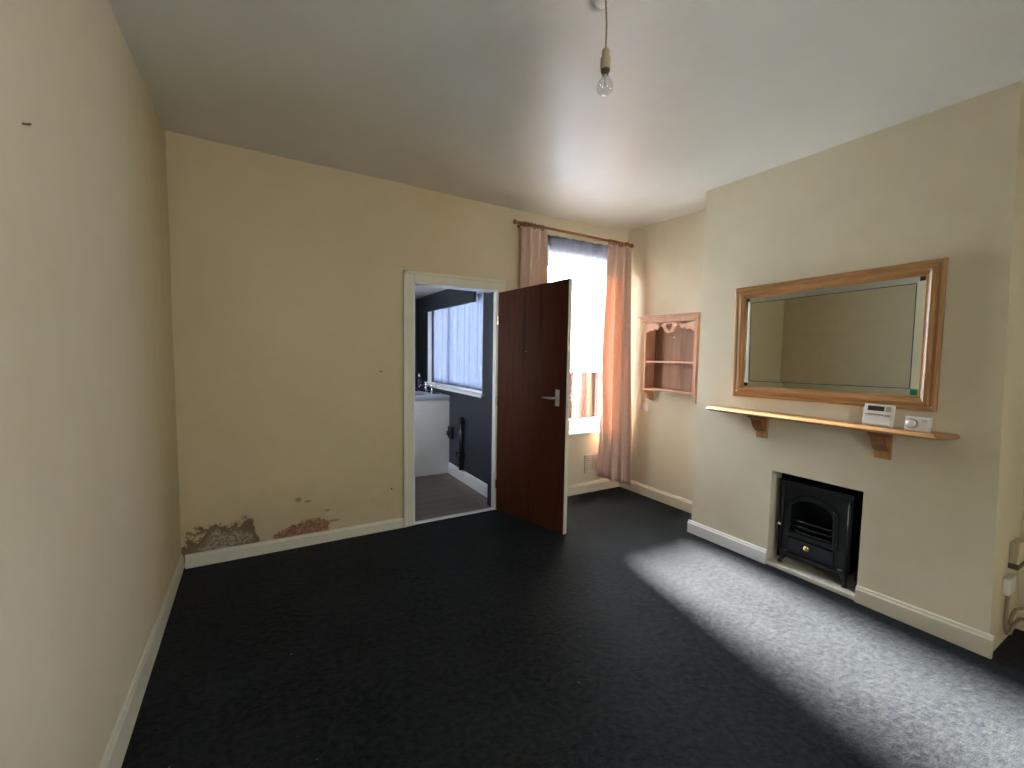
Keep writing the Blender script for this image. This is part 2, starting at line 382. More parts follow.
WT = 2.80
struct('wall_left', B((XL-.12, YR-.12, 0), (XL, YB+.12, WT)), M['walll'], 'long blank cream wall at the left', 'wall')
bm = bmesh.new(); QX0, QX1, QZ0, QZ1 = .65, 1.15, 1.05, 1.95
box(bm, (XL, YR-.12, 0), (QX0, YR, WT)); box(bm, (QX1, YR-.12, 0), (XN+.12, YR, WT)); box(bm, (QX0, YR-.12, 0), (QX1, YR, QZ0)); box(bm, (QX0, YR-.12, QZ1), (QX1, YR, WT))
struct('wall_rear', bm, M['wall'], 'cream rear wall with a small added window', 'wall')
w4 = thing('added_window_4', 'small white framed window added for light in the rear wall', 'window', (.9, YR-.08, 1.0), kind='structure')  # unseen window, added to brighten the back wall
bm = bmesh.new(); box(bm,(QX0,YR-.10,QZ0),(QX1,YR-.05,QZ0+.05)); box(bm,(QX0,YR-.10,QZ1-.05),(QX1,YR-.05,QZ1)); box(bm,(QX0,YR-.10,QZ0+.05),(QX0+.05,YR-.05,QZ1-.05)); box(bm,(QX1-.05,YR-.10,QZ0+.05),(QX1,YR-.05,QZ1-.05))
obj('window_frame', bm, M['upvc'], w4)
obj('window_glass', B((QX0+.05,YR-.080,QZ0+.05),(QX1-.05,YR-.078,QZ1-.05)), M['glass'], w4)
DX0, DX1, DZ = 1.095, 1.885, 2.0        # rough door opening
WX0, WX1, WZ0, WZ1 = 2.34, 3.31, .61, 2.525
bm = bmesh.new(); t1, t2 = YB+.12, YB+.26
box(bm, (XL, YB, 0), (DX0, t1, WT)); box(bm, (DX0, YB, DZ), (DX1, t1, WT)); box(bm, (DX1, YB, 0), (1.97, t1, WT))
box(bm, (1.97, YB, 0), (WX0, t2, WT)); box(bm, (WX0, YB, 0), (WX1, t2, WZ0)); box(bm, (WX0, YB, WZ1), (WX1, t2, WT)); box(bm, (WX1, YB, 0), (XA+.12, t2, WT))
struct('wall_back', bm, M['wallb'], 'cream back wall with doorway, window and crumbling damp plaster low on the left', 'wall')
# chimney breast: near edge leans a little
FY0, FY1, FZ = 1.112, 1.637, .658
bm = bmesh.new()
box(bm, (XC, FY1, 0), (XC+.42, Y0, WT)); box(bm, (XC, FY0, FZ), (XC+.42, FY1, WT)); 
yb, yt = .566, .638
hexa(bm, [(XC,yb,0),(XC+.46,yb,0),(XC+.46,FY0,0),(XC,FY0,0),(XC,yt,WT),(XC+.46,yt,WT),(XC+.46,FY0,WT),(XC,FY0,WT)])
struct('wall_right', bm, M['wall'], 'cream chimney breast projecting into the room with a square fire opening', 'wall')
struct('wall_alcove_far', B((XA, Y0-.1, 0), (XA+.12, YB+.26, WT)), M['wall'], 'cream alcove wall between the window and the chimney breast', 'wall')
RY0, RY1, RZ0, RZ1 = -1.0, -.35, 1.1, 1.95; bm = bmesh.new()
box(bm, (XN, YR, 0), (XN+.12, RY0, WT)); box(bm, (XN, RY1, 0), (XN+.12, .70, WT)); box(bm, (XN, RY0, 0), (XN+.12, RY1, RZ0)); box(bm, (XN, RY0, RZ1), (XN+.12, RY1, WT))
struct('wall_alcove_near', bm, M['wall'], 'shaded cream alcove wall at the far right edge', 'wall')
w3 = thing('added_window_3', 'small netted window added for light in the near alcove beside the chimney breast', 'window', (XN+.08, -.65, 1.0), kind='structure')  # unseen window, added as fill light for the left wall
bm = bmesh.new(); xa, xb = XN+.05, XN+.10
box(bm,(xa,RY0,RZ0),(xb,RY1,RZ0+.06)); box(bm,(xa,RY0,RZ1-.06),(xb,RY1,RZ1)); box(bm,(xa,RY0,RZ0+.06),(xb,RY0+.06,RZ1-.06)); box(bm,(xa,RY1-.06,RZ0+.06),(xb,RY1,RZ1-.06))
obj('window_frame', bm, M['upvc'], w3)
obj('window_glass', B((xa+.02,RY0+.06,RZ0+.06),(xa+.023,RY1-.06,RZ1-.06)), M['glass'], w3)

def skirt(name, p, q, n, h0, h1, t, m, label):
    """moulded skirting board from p to q (xy), out along n"""
    p, q, n = Vector((*p,0)), Vector((*q,0)), Vector((*n,0)); bm = bmesh.new(); k = 16; prev = None
    for i in range(k+1):
        f = i/k; b = p.lerp(q, f); h = h0+(h1-h0)*f
        w = t*(1+.03*math.sin(i*2.7))
        prof = [(0,0),(w,0),(w,h*.80),(w*.72,h*.86),(w*.6,h*.97),(w*.3,h),(0,h)]
        ring = [bm.verts.new(b+n*a+Vector((0,0,z))) for a, z in prof]
        if prev:
            for j in range(len(ring)): bm.faces.new((prev[j], prev[(j+1)%len(ring)], ring[(j+1)%len(ring)], ring[j]))
        else: bm.faces.new(ring)
        prev = ring
    bm.faces.new(prev[::-1]); return struct(name, bm, m, label, 'skirting board')
skirt('baseboard_left', (XL, YB), (XL, YR), (1,0), .095, .27, .012, M['trim'], 'chipped cream skirting board along the left wall')
skirt('baseboard_back', (XL+.02, YB), (1.028, YB), (0,-1), .088, .078, .02, M['trim'], 'cream skirting board under the damp plaster, left of the doorway')
skirt('baseboard_window', (1.985, YB), (XA-.02, YB), (0,-1), .095, .108, .02, M['trim'], 'cream skirting board under the window')
skirt('baseboard_alcove', (XA, YB), (XA, Y0), (-1,0), .108, .108, .02, M['trim'], 'cream skirting board in the alcove under the small wall cupboard')
skirt('baseboard_chimney_far', (XC, Y0+.02), (XC, FY1), (-1,0), .098, .098, .02, M['white'], 'white skirting board on the chimney breast, window side of the fire')
skirt('baseboard_chimney_near', (XC, FY0), (XC, yb-.012), (-1,0), .098, .112, .02, M['trim'], 'cream skirting board on the chimney breast, right of the fire')
struct('trim_hearth', B((XC-.012, FY0+.001, 0), (3.43, FY1-.001, .03)), M['hearth'], 'low cream stone hearth slab in the fire opening', 'hearth', bevel=.006)
bm = bmesh.new(); q = .006
box(bm, (3.165, FY0, .03), (3.41, FY0+q, FZ)); box(bm, (3.165, FY1-q, .03), (3.41, FY1, FZ)); box(bm, (3.165, FY0, FZ-q), (3.41, FY1, FZ)); box(bm, (3.40, FY0, .03), (3.41, FY1, FZ))
box(bm, (3.06, FY0, .03), (3.165, FY0+q, FZ)); box(bm, (3.05, FY0, FZ-q), (3.165, FY1, FZ))
struct('wall_fireplace', bm, M['soot'], 'sooty black inside of the fire opening', 'fireplace recess')

# door frame (architrave + lining)
bm = bmesh.new(); ax0, ax1, az = 1.03, 1.94, 2.06
def arch_piece(p, q):  # stepped architrave boards
    box(bm, (p[0], YB-.018, p[1]), (q[0], YB+.001, q[1]))
arch_piece((ax0,0),(1.108,az)); arch_piece((1.108,1.983),(ax1,az)); arch_piece((1.868,0),(ax1,1.983))
box(bm, (ax0-.006, YB-.026, 0), (ax0+.02, YB-.017, az+.006)); box(bm, (ax0-.006, YB-.026, az-.02), (ax1, YB-.017, az+.006))
struct('trim_1', bm, M['trim'], 'cream architrave around the kitchen doorway', 'door frame', bevel=.004)
bm = bmesh.new()
box(bm, (DX0,YB-.010,0),(1.12,YB+.13,DZ)); box(bm, (1.12,YB-.010,1.972),(1.86,YB+.13,DZ)); box(bm, (1.86,YB-.010,0),(DX1,YB+.05,DZ)); box(bm, (1.862,YB+.05,0),(DX1,YB+.13,DZ), 1)
box(bm, (1.12,YB+.05,0),(1.132,YB+.08,1.972))
struct('trim_2', bm, [M['white'], M['navy']], 'white painted lining inside the kitchen doorway', 'door lining')
bm = bmesh.new(); box(bm, (1.12,YB-.012,0),(1.86,YB+.035,.012))
struct('trim_3', bm, M['white'], 'pale metal threshold strip between carpet and kitchen floor', 'threshold', bevel=.005)

# the open door
ang = math.atan2(3.428-2.668, 2.075-1.868)   # leaf direction in plan
ca = .2636
DM = Matrix.Translation((1.870, 3.425, 0)) @ Matrix.Rotation(-(PI/2-ca), 4, 'Z')   # local x along leaf, local y to the window side
LW = .767
def leaf(x0,x1,y0,y1,z0):
    bm = bmesh.new(); zt = lambda x: 1.957+.044*x/LW
    hexa(bm, [DM@Vector(p) for p in ((x0,y0,z0),(x1,y0,z0),(x1,y1,z0),(x0,y1,z0),(x0,y0,zt(x0)),(x1,y0,zt(x1)),(x1,y1,zt(x1)),(x0,y1,zt(x0)))]); return bm
d1 = obj('door_1', leaf(0, LW-.002, 0, .036, .012), M['door'], origin=(1.870,3.425,0)); tag(d1, 'flush dark red-brown door standing open into the room', 'door', kind='structure')
obj('door_edge', leaf(LW-.002, LW+.004, -.001, .037, .012), M['trim'], d1)
hd = obj('door_handle', B((LW-.107, -.006, 1.02), (LW-.067, .0, 1.15), DM), M['satin'], d1, bevel=.004); hd['label'] = 'pale satin metal lever handle on its back plate'
bm = bmesh.new(); tube(bm, [DM@Vector(p) for p in ((LW-.087,-.004,1.085),(LW-.087,-.045,1.085),(LW-.10,-.05,1.085),(LW-.15,-.05,1.083),(LW-.205,-.047,1.082))], [.009,.009,.010,.009,.008])
obj('lever', bm, M['satin'], hd, smooth=True)
bm = bmesh.new(); lathe(bm, [(.007,0),(.007,.004),(.004,.006),(.004,.016),(.007,.02),(0,.022)], 12, TM(DM@Vector((.345,0,1.445)), DM.to_3x3()@Vector((0,-1,0))))
obj('coat_hook', bm, M['brass'], d1, smooth=True)
for z in (.25, 1.0, 1.72):
    bm = bmesh.new(); tube(bm, [(1.862,3.421,z-.04),(1.862,3.421,z+.04)], .006, 8); obj('hinge', bm, M['brass'], d1)

# ------------------------------------------------------------------ window over the yard
w1 = thing('window_1', 'tall white framed window with lace across its top, bright daylight behind', 'window', (2.75, YB+.14, .62), kind='structure')
fy0, fy1 = YB+.12, YB+.18
bm = bmesh.new()
box(bm,(WX0,fy0,.635),(WX1,fy1,.745)); box(bm,(WX0,fy0,WZ1-.03),(WX1,fy1,WZ1)); box(bm,(WX0,fy0,.745),(WX0+.07,fy1,WZ1-.03)); box(bm,(WX1-.07,fy0,.745),(WX1,fy1,WZ1-.03))
obj('window_frame', bm, M['upvc'], w1, bevel=.006)
obj('window_glass', B((WX0+.07,fy0+.03,.745),(WX1-.07,fy0+.034,WZ1-.03)), M['glass'], w1)
obj('window_sill', B((WX0-.02,YB-.03,.612),(WX1+.02,YB+.125,.635)), M['white'], w1, bevel=.006)
bm = bmesh.new(); rv=.004
box(bm,(WX0,YB-.001,.635),(WX0+rv,fy0,WZ1)); box(bm,(WX1-rv,YB-.001,.635),(WX1,fy0,WZ1)); box(bm,(WX0,YB-.001,WZ1-rv),(WX1,fy0,WZ1))
obj('window_reveal', bm, M['trim'], w1)

def sheet(bm, nu, nv, fn):
    g = [[bm.verts.new(fn(i/nu, j/nv)) for j in range(nv+1)] for i in range(nu+1)]
    for i in range(nu):
        for j in range(nv): bm.faces.new((g[i][j], g[i+1][j], g[i+1][j+1], g[i][j+1]))
bm = bmesh.new()
def fv(u, v):
    x = WX0-.04+(WX1-WX0+.05)*u
    zb = 2.215+.028*abs(math.sin(u*PI*7))
    return (x, YB-.016+.008*math.sin(u*60)+.004*math.sin(u*23), 2.535+(zb-2.535)*v)
sheet(bm, 120, 14, fv)
vo = obj('lace_valance', bm, M['valance'], smooth=True, origin=(2.75,YB-.016,2.53)); tag(vo, 'short white lace valance across the top of the tall window', 'net curtain')

# curtain pole
py, pz = YB-.082, 2.57
pole = thing('curtain_pole', 'orange wooden curtain pole with ball ends over the tall window', 'curtain pole', (2.69, py, pz))
bm = bmesh.new(); tube(bm, [(2.03,py,pz+.004),(2.7,py,pz-.002),(3.37,py,pz-.012)], .012, 14); obj('rod', bm, M['pole'], pole, smooth=True)
fin = [(.012,0),(.017,.004),(.012,.010),(.010,.014),(.018,.022),(.023,.034),(.020,.046),(.010,.054),(0,.056)]
for x, s, z in ((2.03,-1,pz+.004),(3.362,1,pz-.012)):
    bm = bmesh.new(); lathe(bm, fin, 18, TM((x,py,z),(s,0,0))); obj('finial', bm, M['pole'], pole, smooth=True)
for x in (2.075, 3.335):
    bm = bmesh.new(); tube(bm, [(x,YB,pz-.004),(x,py+.012,pz-.004)], .010, 10); lathe(bm, [(.016,0),(.016,.006),(.012,.010),(.010,.012)], 16, TM((x,YB,pz-.004),(0,-1,0)))
    lathe(bm, [(.019,-.009),(.019,.009)], 16, TM((x,py,pz-.002),(1,0,0)))
    obj('bracket', bm, M['pole'], pole)
def ring_mesh(x, z):
    bm = bmesh.new(); n = 20; R, r = .021, .0052
    rings = [[bm.verts.new((x+r*math.sin(b), py+(R+r*math.cos(b))*math.cos(a), z-.006+(R+r*math.cos(b))*math.sin(a))) for b in [2*PI*k/8 for k in range(8)]] for a in [2*PI*i/n for i in range(n)]]
    for i in range(n):
        for k in range(8): bm.faces.new((rings[i][k], rings[i][(k+1)%8], rings[(i+1)%n][(k+1)%8], rings[(i+1)%n][k]))
    tube(bm, [(x,py,z-.027),(x,py,z-.040)], .002, 6)
    return bm
def curtain(name, label, x0t, x1t, x0b, x1b, zt, zbl, zbr, yc, nple, amp, ringxs, side):
    root = thing(name, label, 'curtain', ((x0t+x1t)/2, py, zbl), 'satin curtains on the wooden pole')
    root['group'] = 'satin curtains on the wooden pole'
    bm = bmesh.new()
    def f(u, v):
        zb = zbl+(zbr-zbl)*u; z = zt+(zb-zt)*v
        x0 = x0t+(x0b-x0t)*v; x1 = x1t+(x1b-x1t)*v
        if side > 0: x0 += -.012*math.exp(-((v-.45)/.2)**2)
        ph = u*nple*2*PI
        a = amp*(.55+.45*v)*(1+.25*math.sin(ph*.37+1))
        x = x0+(x1-x0)*u + .25*a*math.sin(ph*2+.6+v)*(.4+v)
        y = yc + a*math.sin(ph+.5*math.sin(v*3)) + .006*math.sin(ph*2.3+v*5) - .045*v*v*(1 if side > 0 else .2)
        return (x, y, z + .006*math.sin(ph+1)*v)
    sheet(bm, 150, 60, f)
    c = obj('curtain_cloth', bm, M['curtain'], root, smooth=True)
    s = c.modifiers.new('thick', 'SOLIDIFY'); s.thickness = .003
    bm = bmesh.new(); sheet(bm, 150, 3, lambda u, v: (lambda p: (p[0], p[1]-.004, zt+.004-.05*v))(f(u, 0)))
    obj('header_tape', bm, M['curtain'], root, smooth=True)
    for x in ringxs: obj('curtain_ring', ring_mesh(x, pz+.004-.012*(x-2.03)), M['dpine'], root, smooth=True)
curtain('curtain', 'peach satin curtain at the left of the window, partly behind the open door', 2.045, 2.30, 2.04, 2.37, 2.532, .17, .17, YB-.108, 2.6, .050, (2.09,2.125,2.16,2.20,2.245,2.285), -1)
curtain('curtain', 'peach satin curtain at the right of the window, hanging nearly to the floor', 3.055, 3.345, 3.015, 3.375, 2.515, .19, .065, YB-.112, 2.6, .052, (3.10,3.135,3.17,3.21,3.25,3.295), 1)

# vent and socket
v = thing('wall_vent', 'small cream air vent on the wall below the window', 'air vent', (3.01,YB,.20))
bm = bmesh.new(); plate(bm, [(2.915,.205),(3.105,.205),(3.105,.395),(2.915,.395)], [[(2.934,.224),(3.086,.224),(3.086,.376),(2.934,.376)]], lambda u,v,t:(u,t,v), YB-.016, YB); obj('vent_frame', bm, M['vent'], v)
obj('vent_back', B((2.934,YB-.003,.224),(3.086,YB,.376)), M['aged'], v)  # darker back paints in the shadow gaps behind the louvres
bm = bmesh.new()
for i in range(7):
    for sx in (0,1): box(bm, (2.94+.072*sx, YB-.018, .232+.021*i), (2.94+.066+.072*sx, YB-.010, .243+.021*i))
obj('louvre', bm, M['vent'], v)
def face_x(yc, zc, w, h, t, x): return B((x-t, yc-w/2, zc-h/2), (x, yc+w/2, zc+h/2))
s = thing('wall_switch', 'white switch plate under the small wall cupboard beside the curtain', 'switch', (XA,3.14,.905))
obj('plate', face_x(3.125,.905,.085,.085,.010,XA), M['plastic'], s, bevel=.003)
obj('rocker', face_x(3.125,.905,.012,.024,.014,XA), M['plastic'], s)
bm = bmesh.new(); box(bm, (XA-.008, 3.168, .925), (XA, 3.43, .933)); cc = obj('surface_cable', bm, M['trim'], s)

# ------------------------------------------------------------------ pine wall cupboard in the alcove
cy0, cy1, cx, top_z = 2.457, 3.05, 3.28, 1.80
cab = thing('wall_cabinet', 'small open pine wall cupboard with heart cut-out, hung in the alcove beside the window', 'wall cabinet', (XA, 2.74, .985))
def side_panel(y):
    bm = bmesh.new(); pr = [(XA,top_z-.06),(cx,top_z-.06),(cx,1.085)]
    for k in range(7): a = PI/2*k/6; pr.append((cx+.004+.045*math.sin(a)*.9, 1.085-.05*(1-math.cos(a))))
    for k in range(1,7): a = PI/2*k/6; pr.append((cx+.045+.05*(1-math.cos(a)), 1.035-.04*math.sin(a)))
    pr += [(XA-.02,.985),(XA,.99)]
    prism(bm, pr, lambda u,v,t: (u,t,v), y, y+.026)
    return bm
for y in (cy0, cy1-.026): obj('side_panel', side_panel(y), M['cab'], cab)
bm = bmesh.new(); ym = (cy0+cy1)/2
box(bm, (XA-.010, cy0+.018, 1.10), (XA-.001, ym-.0015-.03, top_z-.06)); box(bm, (XA-.010, ym-.0285, 1.10), (XA-.001, cy1-.018, top_z-.06))
obj('back_panel', bm, M['cabd'], cab)  # inner shade of the cupboard painted in as darker wood
for z in (1.368, 1.102): obj('shelf', B((cx+.004, cy0+.018, z-.009), (XA-.010, cy1-.018, z+.009)), M['cab'], cab, bevel=.004)
bm = bmesh.new()   # stepped cornice
for o_, z0, z1 in ((.008,top_z-.062,top_z-.045),(.016,top_z-.045,top_z-.028),(.027,top_z-.028,top_z-.012),(.046,top_z-.012,top_z)):
    box(bm, (cx-o_, cy0-o_, z0), (XA, cy1+o_, z1))
obj('cornice', bm, M['cab'], cab, bevel=.003)
# scalloped valance with heart
zt_, W = top_z-.062, cy1-cy0-.036
out = []
y_s = cy0+.018
def scal(t):   # depth of lower edge, t in 0..1
    s_ = abs(t-.5)*2
    if s_ < .2: return .100-.018*(s_/.2)**2
    if s_ < .42: return .052+.018*math.cos((s_-.2)/.22*PI)-.012
    if s_ < .62: return .045+.022*math.sin((s_-.42)/.20*PI)
    if s_ < .82: return .060+.018*math.sin((s_-.62)/.20*PI)
    return .078+.02*((s_-.82)/.18)
nS = 90
for i in range(nS+1): t = i/nS; out.append((y_s+W*t, zt_-scal(t)))
out += [(y_s+W, zt_), (y_s, zt_)]
heart = []
for i in range(28):
    a = 2*PI*i/28
    hx = 16*math.sin(a)**3; hz = 13*math.cos(a)-5*math.cos(2*a)-2*math.cos(3*a)-math.cos(4*a)
    heart.append((ym+hx*.0024, zt_-.046+hz*.0024))
holes = [heart]
for sg in (-1, 1):
    holes.append([(ym+sg*(.105+.030*math.cos(a)+.012*math.sin(a)), zt_-.022+.008*math.sin(a)-.009*math.cos(a)*1.0) for a in [2*PI*k/14 for k in range(14)]])
bm = bmesh.new(); plate(bm, out, holes, lambda u,v,t: (t,u,v), cx, cx+.014)
obj('scalloped_valance', bm, M['cab'], cab)
bm = bmesh.new(); lathe(bm, [(.006,0),(.006,.004),(0,.005)], 10, TM((XA-.010,2.80,1.60),(-1,0,0))); obj('fixing_screw', bm, M['plastic'], cab)

# ------------------------------------------------------------------ mirror
my0, my1, mz0, mz1 = .825, 1.945, 1.155, 1.925
mir = thing('wall_mirror', 'wide wall mirror in a moulded orange pine frame over the mantel shelf', 'mirror', (XC, 1.385, mz0))
prof = [(0,0),(0,.020),(.006,.026),(.016,.027),(.022,.022),(.030,.022),(.036,.030),(.050,.032),(.060,.026),(.066,.014),(.075,.012),(.078,.006),(.078,0)]  # (inset, height)
# corners slightly adjusted to the photographed outline
cor = [(my0+.0,mz0+.004),(my1-.006,mz0-.010),(my1+.008,mz1-.006),(my0+.004,mz1+.018)]
sg = [(1,1),(-1,1),(-1,-1),(1,-1)]
bm = bmesh.new(); rings = []
for (y,z),(sy,sz) in zip(cor, sg): rings.append([bm.verts.new((XC-.001-h, y+sy*i_, z+sz*i_)) for i_, h in prof])
for k in range(4):
    a, b = rings[k], rings[(k+1)%4]
    for j in range(len(prof)-1): bm.faces.new((a[j],a[j+1],b[j+1],b[j])).material_index = 0 if k % 2 == 0 else 1
obj('mirror_frame', bm, [M['pine'], M['pinev']], mir)
ins, bw = .076, .038
ic = [(y+sy*ins, z+sz*ins) for (y,z),(sy,sz) in zip(cor, sg)]; jc = [(y+sy*(ins+bw), z+sz*(ins+bw)) for (y,z),(sy,sz) in zip(cor, sg)]
bm = bmesh.new(); bm.faces.new([bm.verts.new((XC-.012,y,z)) for y,z in jc]); obj('mirror_glass', bm, M['mirror'], mir)
bm = bmesh.new(); a = [bm.verts.new((XC-.0085,y,z)) for y,z in ic]; b = [bm.verts.new((XC-.012,y,z)) for y,z in jc]
for k in range(4): bm.faces.new((a[k],a[(k+1)%4],b[(k+1)%4],b[k]))
obj('bevelled_edge', bm, M['bevel'], mir)
bm = bmesh.new(); e = .0022
for k in range(4):
    (y0,z0),(y1,z1) = jc[k], jc[(k+1)%4]
    dy, dz = y1-y0, z1-z0; l = math.hypot(dy,dz); ny_, nz_ = -dz/l*e, dy/l*e
    bm.faces.new([bm.verts.new((XC-.0126,yy,zz)) for yy,zz in ((y0-ny_,z0-nz_),(y1-ny_,z1-nz_),(y1+ny_,z1+nz_),(y0+ny_,z0+nz_))])
obj('bevel_line', bm, M['mirrorline'], mir)
for k, mm in ((0,'green'),(1,'red'),(2,'teal'),(3,'red')):  # refraction in the bevel, painted as small coloured corner pieces
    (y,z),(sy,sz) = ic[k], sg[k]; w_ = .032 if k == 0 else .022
    o_ = obj('painted_bevel_glint', B((XC-.0125,min(y,y+sy*w_)+sy*.004,min(z,z+sz*w_)+sz*.004),(XC-.0095,max(y,y+sy*w_)+sy*.004,max(z,z+sz*w_)+sz*.004)), M[mm], mir)
    if k == 0: o_['label'] = 'bright green painted glint in the lower right corner of the glass'
for y, z in ((my0+.06, mz1-.035), (my1-.045, mz0+.03)):
    bm = bmesh.new(); lathe(bm, [(.006,0),(.006,.003),(0,.004)], 12, TM((XC-.033,y,z),(-1,0,0))); obj('frame_plug', bm, M['plastic'], mir)

# ------------------------------------------------------------------ mantel shelf
sh = thing('mantel_shelf', 'long varnished pine mantel shelf on two brackets under the mirror', 'shelf', (XC, 1.4, 1.03))
zs0, zs1 = 1.033, 1.058
bm = bmesh.new(); n = 6
pl = [(XC,.735),(2.90,.755),(2.872,.785),(2.868,2.02),(2.876,2.045),(XC,2.11)]
lev = [(0.008,zs0),(.0,zs0+.006),(-.004,zs0+.0125),(.0,zs1-.006),(.008,zs1)]
rings = []
for o_, z in lev: rings.append([bm.verts.new((x+(o_ if x < XC-.01 else 0), y+(o_ if y < 1.4 else -o_), z)) for x,y in pl])
for a, b in zip(rings, rings[1:]):
    for k in range(6): bm.faces.new((a[k],a[(k+1)%6],b[(k+1)%6],b[k]))
bm.faces.new(rings[0][::-1]); bm.faces.new(rings[-1])
obj('shelf_board', bm, M['pine'], sh)
for yc in (1.712, 1.033):
    br = obj('bracket', B((XC-.018, yc-.038, .872), (XC, yc+.038, zs0)), M['pinev'], sh, bevel=.003)
    bm = bmesh.new(); pr = [(XC-.018,zs0),(2.895,zs0),(2.895,zs0-.010)]
    for k in range(1,11): t = k/10; pr.append((2.899+.098*t+.010*math.sin(t*2*PI), zs0-.012-.100*t+.012*math.sin(t*PI)))
    pr += [(XC-.018, zs0-.118)]
    prism(bm, pr, lambda u,v,t: (u,t,v), yc-.034, yc+.034); obj('gusset', bm, M['dpine'], br)  # dark pine paints the shaded look into the gusset's colour

# heating programmer and thermostat on the shelf
P1 = Matrix.Translation((2.955, 1.046, zs1)) @ Matrix.Scale(.94,4) @ Matrix.Rotation(math.radians(0), 4, 'Z') @ Matrix.Rotation(math.radians(9), 4, 'Y')
pg = thing('heating_programmer', 'white heating programmer with a dark display, leaning on the mantel shelf', 'heating control', (2.925,1.026,zs1))
bm = bmesh.new()   # local -x is the front
prism(bm, [(.026,.0),(-.004,.0),(-.012,.008),(-.012,.040),(-.006,.044),(-.006,.125),(-.002,.130),(.022,.130),(.026,.126)], lambda u,v,t: P1@Vector((u,t,v)), -.070, .070)
obj('case', bm, M['plastic'], pg, bevel=.003)
def pbox(mtx, y0, y1, z0, z1, x0, x1): return B((x0,y0,z0),(x1,y1,z1), mtx)
obj('display', pbox(P1, -.028, .052, .090, .118, -.0072, -.004), M['lcd'], pg)
bm = bmesh.new()
for i in range(7): box(bm, (-.0085, -.026+i*.0125, .066), (-.005, -.016+i*.0125, .071), 0, P1)
obj('button_row', bm, M['dgrey'], pg)
for y in (-.058,-.044): obj('button', pbox(P1, y, y+.010, .060, .073, -.0085, -.004), M['grey'], pg)
obj('side_panel_label', pbox(P1, -.060, -.036, .088, .120, -.0070, -.005), M['grey'], pg)
obj('flap', pbox(P1, -.062, .062, .010, .052, -.0145, -.010), M['plastic'], pg, bevel=.002)
P2 = Matrix.Translation((2.945, .872, zs1)) @ Matrix.Scale(.90,4) @ Matrix.Rotation(math.radians(-4), 4, 'Z') @ Matrix.Rotation(math.radians(7), 4, 'Y')
dl = thing('room_thermostat', 'small white dial thermostat beside the programmer at the right end of the shelf', 'thermostat', (2.915,.870,zs1))
bm = bmesh.new(); prism(bm, [(.022,0),(-.008,0),(-.012,.004),(-.010,.078),(-.006,.083),(.022,.083)], lambda u,v,t: P2@Vector((u,t,v)), -.056, .056)
obj('case', bm, M['plastic'], dl, bevel=.003)
ax = P2.to_3x3()@Vector((-1,0,0))
bm = bmesh.new(); lathe(bm, [(.027,0),(.027,.006),(.024,.008),(.0,.008)], 28, TM(P2@Vector((-.0105,.022,.042)), ax)); obj('dial_ring', bm, M['grey'], dl, smooth=False)
bm = bmesh.new(); lathe(bm, [(.019,0),(.018,.012),(.015,.015),(0,.016)], 28, TM(P2@Vector((-.018,.022,.042)), ax)); obj('dial', bm, M['plastic'], dl, smooth=True)
bm = bmesh.new()
for i in range(3): box(bm, (-.0125,-.045,.055+.006*i), (-.011,-.018,.0575+.006*i), 0, P2)
obj('printed_lines', bm, M['grey'], dl)

# ------------------------------------------------------------------ cast-iron stove
stv = thing('stove', 'black cast iron stove with arched door standing in the fire opening', 'stove', (3.2,1.39,.03))
sy0, sy1, sx, sz0, sz1 = 1.180, 1.588, 3.090, .105, .590
def rarch(y0, y1, z0, zs, rise, n=16):
    c, r = (y0+y1)/2, (y1-y0)/2
    return [(y0,z0),(y1,z0)] + [(c+r*math.cos(PI*k/n), zs+rise*math.sin(PI*k/n)) for k in range(n+1)]
FX = lambda u,v,t: (t,u,v)
bm = bmesh.new(); plate(bm, [(sy0,sz0),(sy1,sz0),(sy1,sz1),(sy0,sz1)], [rarch(1.265,1.528,.262,.42,.085)], FX, sx, sx+.018)
box(bm, (sx+.018, sy0, sz0), (sx+.20, sy0+.012, sz1)); box(bm, (sx+.018, sy1-.012, sz0), (sx+.20, sy1, sz1))
box(bm, (sx+.20, sy0, sz0), (sx+.212, sy1, sz1)); box(bm, (sx+.018, sy0+.012, sz0), (sx+.20, sy1-.012, sz0+.012))
obj('body', bm, M['iron'], stv, bevel=.003)
bm = bmesh.new(); box(bm, (sx-.022, sy0-.014, sz1), (sx+.22, sy1+.010, sz1+.018)); box(bm, (sx-.014, sy0-.008, sz1-.014), (sx, sy1+.005, sz1)); obj('top_plate', bm, M['iron'], stv, bevel=.006)
bm = bmesh.new(); plate(bm, rarch(1.243,1.550,.238,.42,.110), [rarch(1.272,1.521,.268,.42,.080)], FX, sx-.014, sx)
dr = obj('arched_door', bm, M['iron'], stv, bevel=.003)
bm = bmesh.new(); plate(bm, rarch(1.258,1.535,.252,.42,.098), [rarch(1.264,1.529,.258,.42,.092)], FX, sx-.020, sx-.013); obj('door_bead', bm, M['iron'], dr)
bm = bmesh.new(); lathe(bm, [(.005,0),(.005,.016),(.012,.022),(.012,.028),(0,.032)], 14, TM((sx-.008,1.580,.305),(-1,0,0))); obj('door_knob', bm, M['brass'], dr, smooth=True)
for i, z in enumerate((.352,.315,.280)):
    bm = bmesh.new(); tube(bm, [(sx+.004,1.268,z),(sx-.010,1.30,z),(sx-.016,1.395,z),(sx-.010,1.49,z),(sx+.004,1.525,z)], .006, 8); obj('fire_bar', bm, M['iron'], stv, smooth=True)
bm = bmesh.new(); box(bm, (sx-.012,1.258,.140), (sx,1.535,.228)); ash = obj('ash_door', bm, M['iron'], stv, bevel=.006)
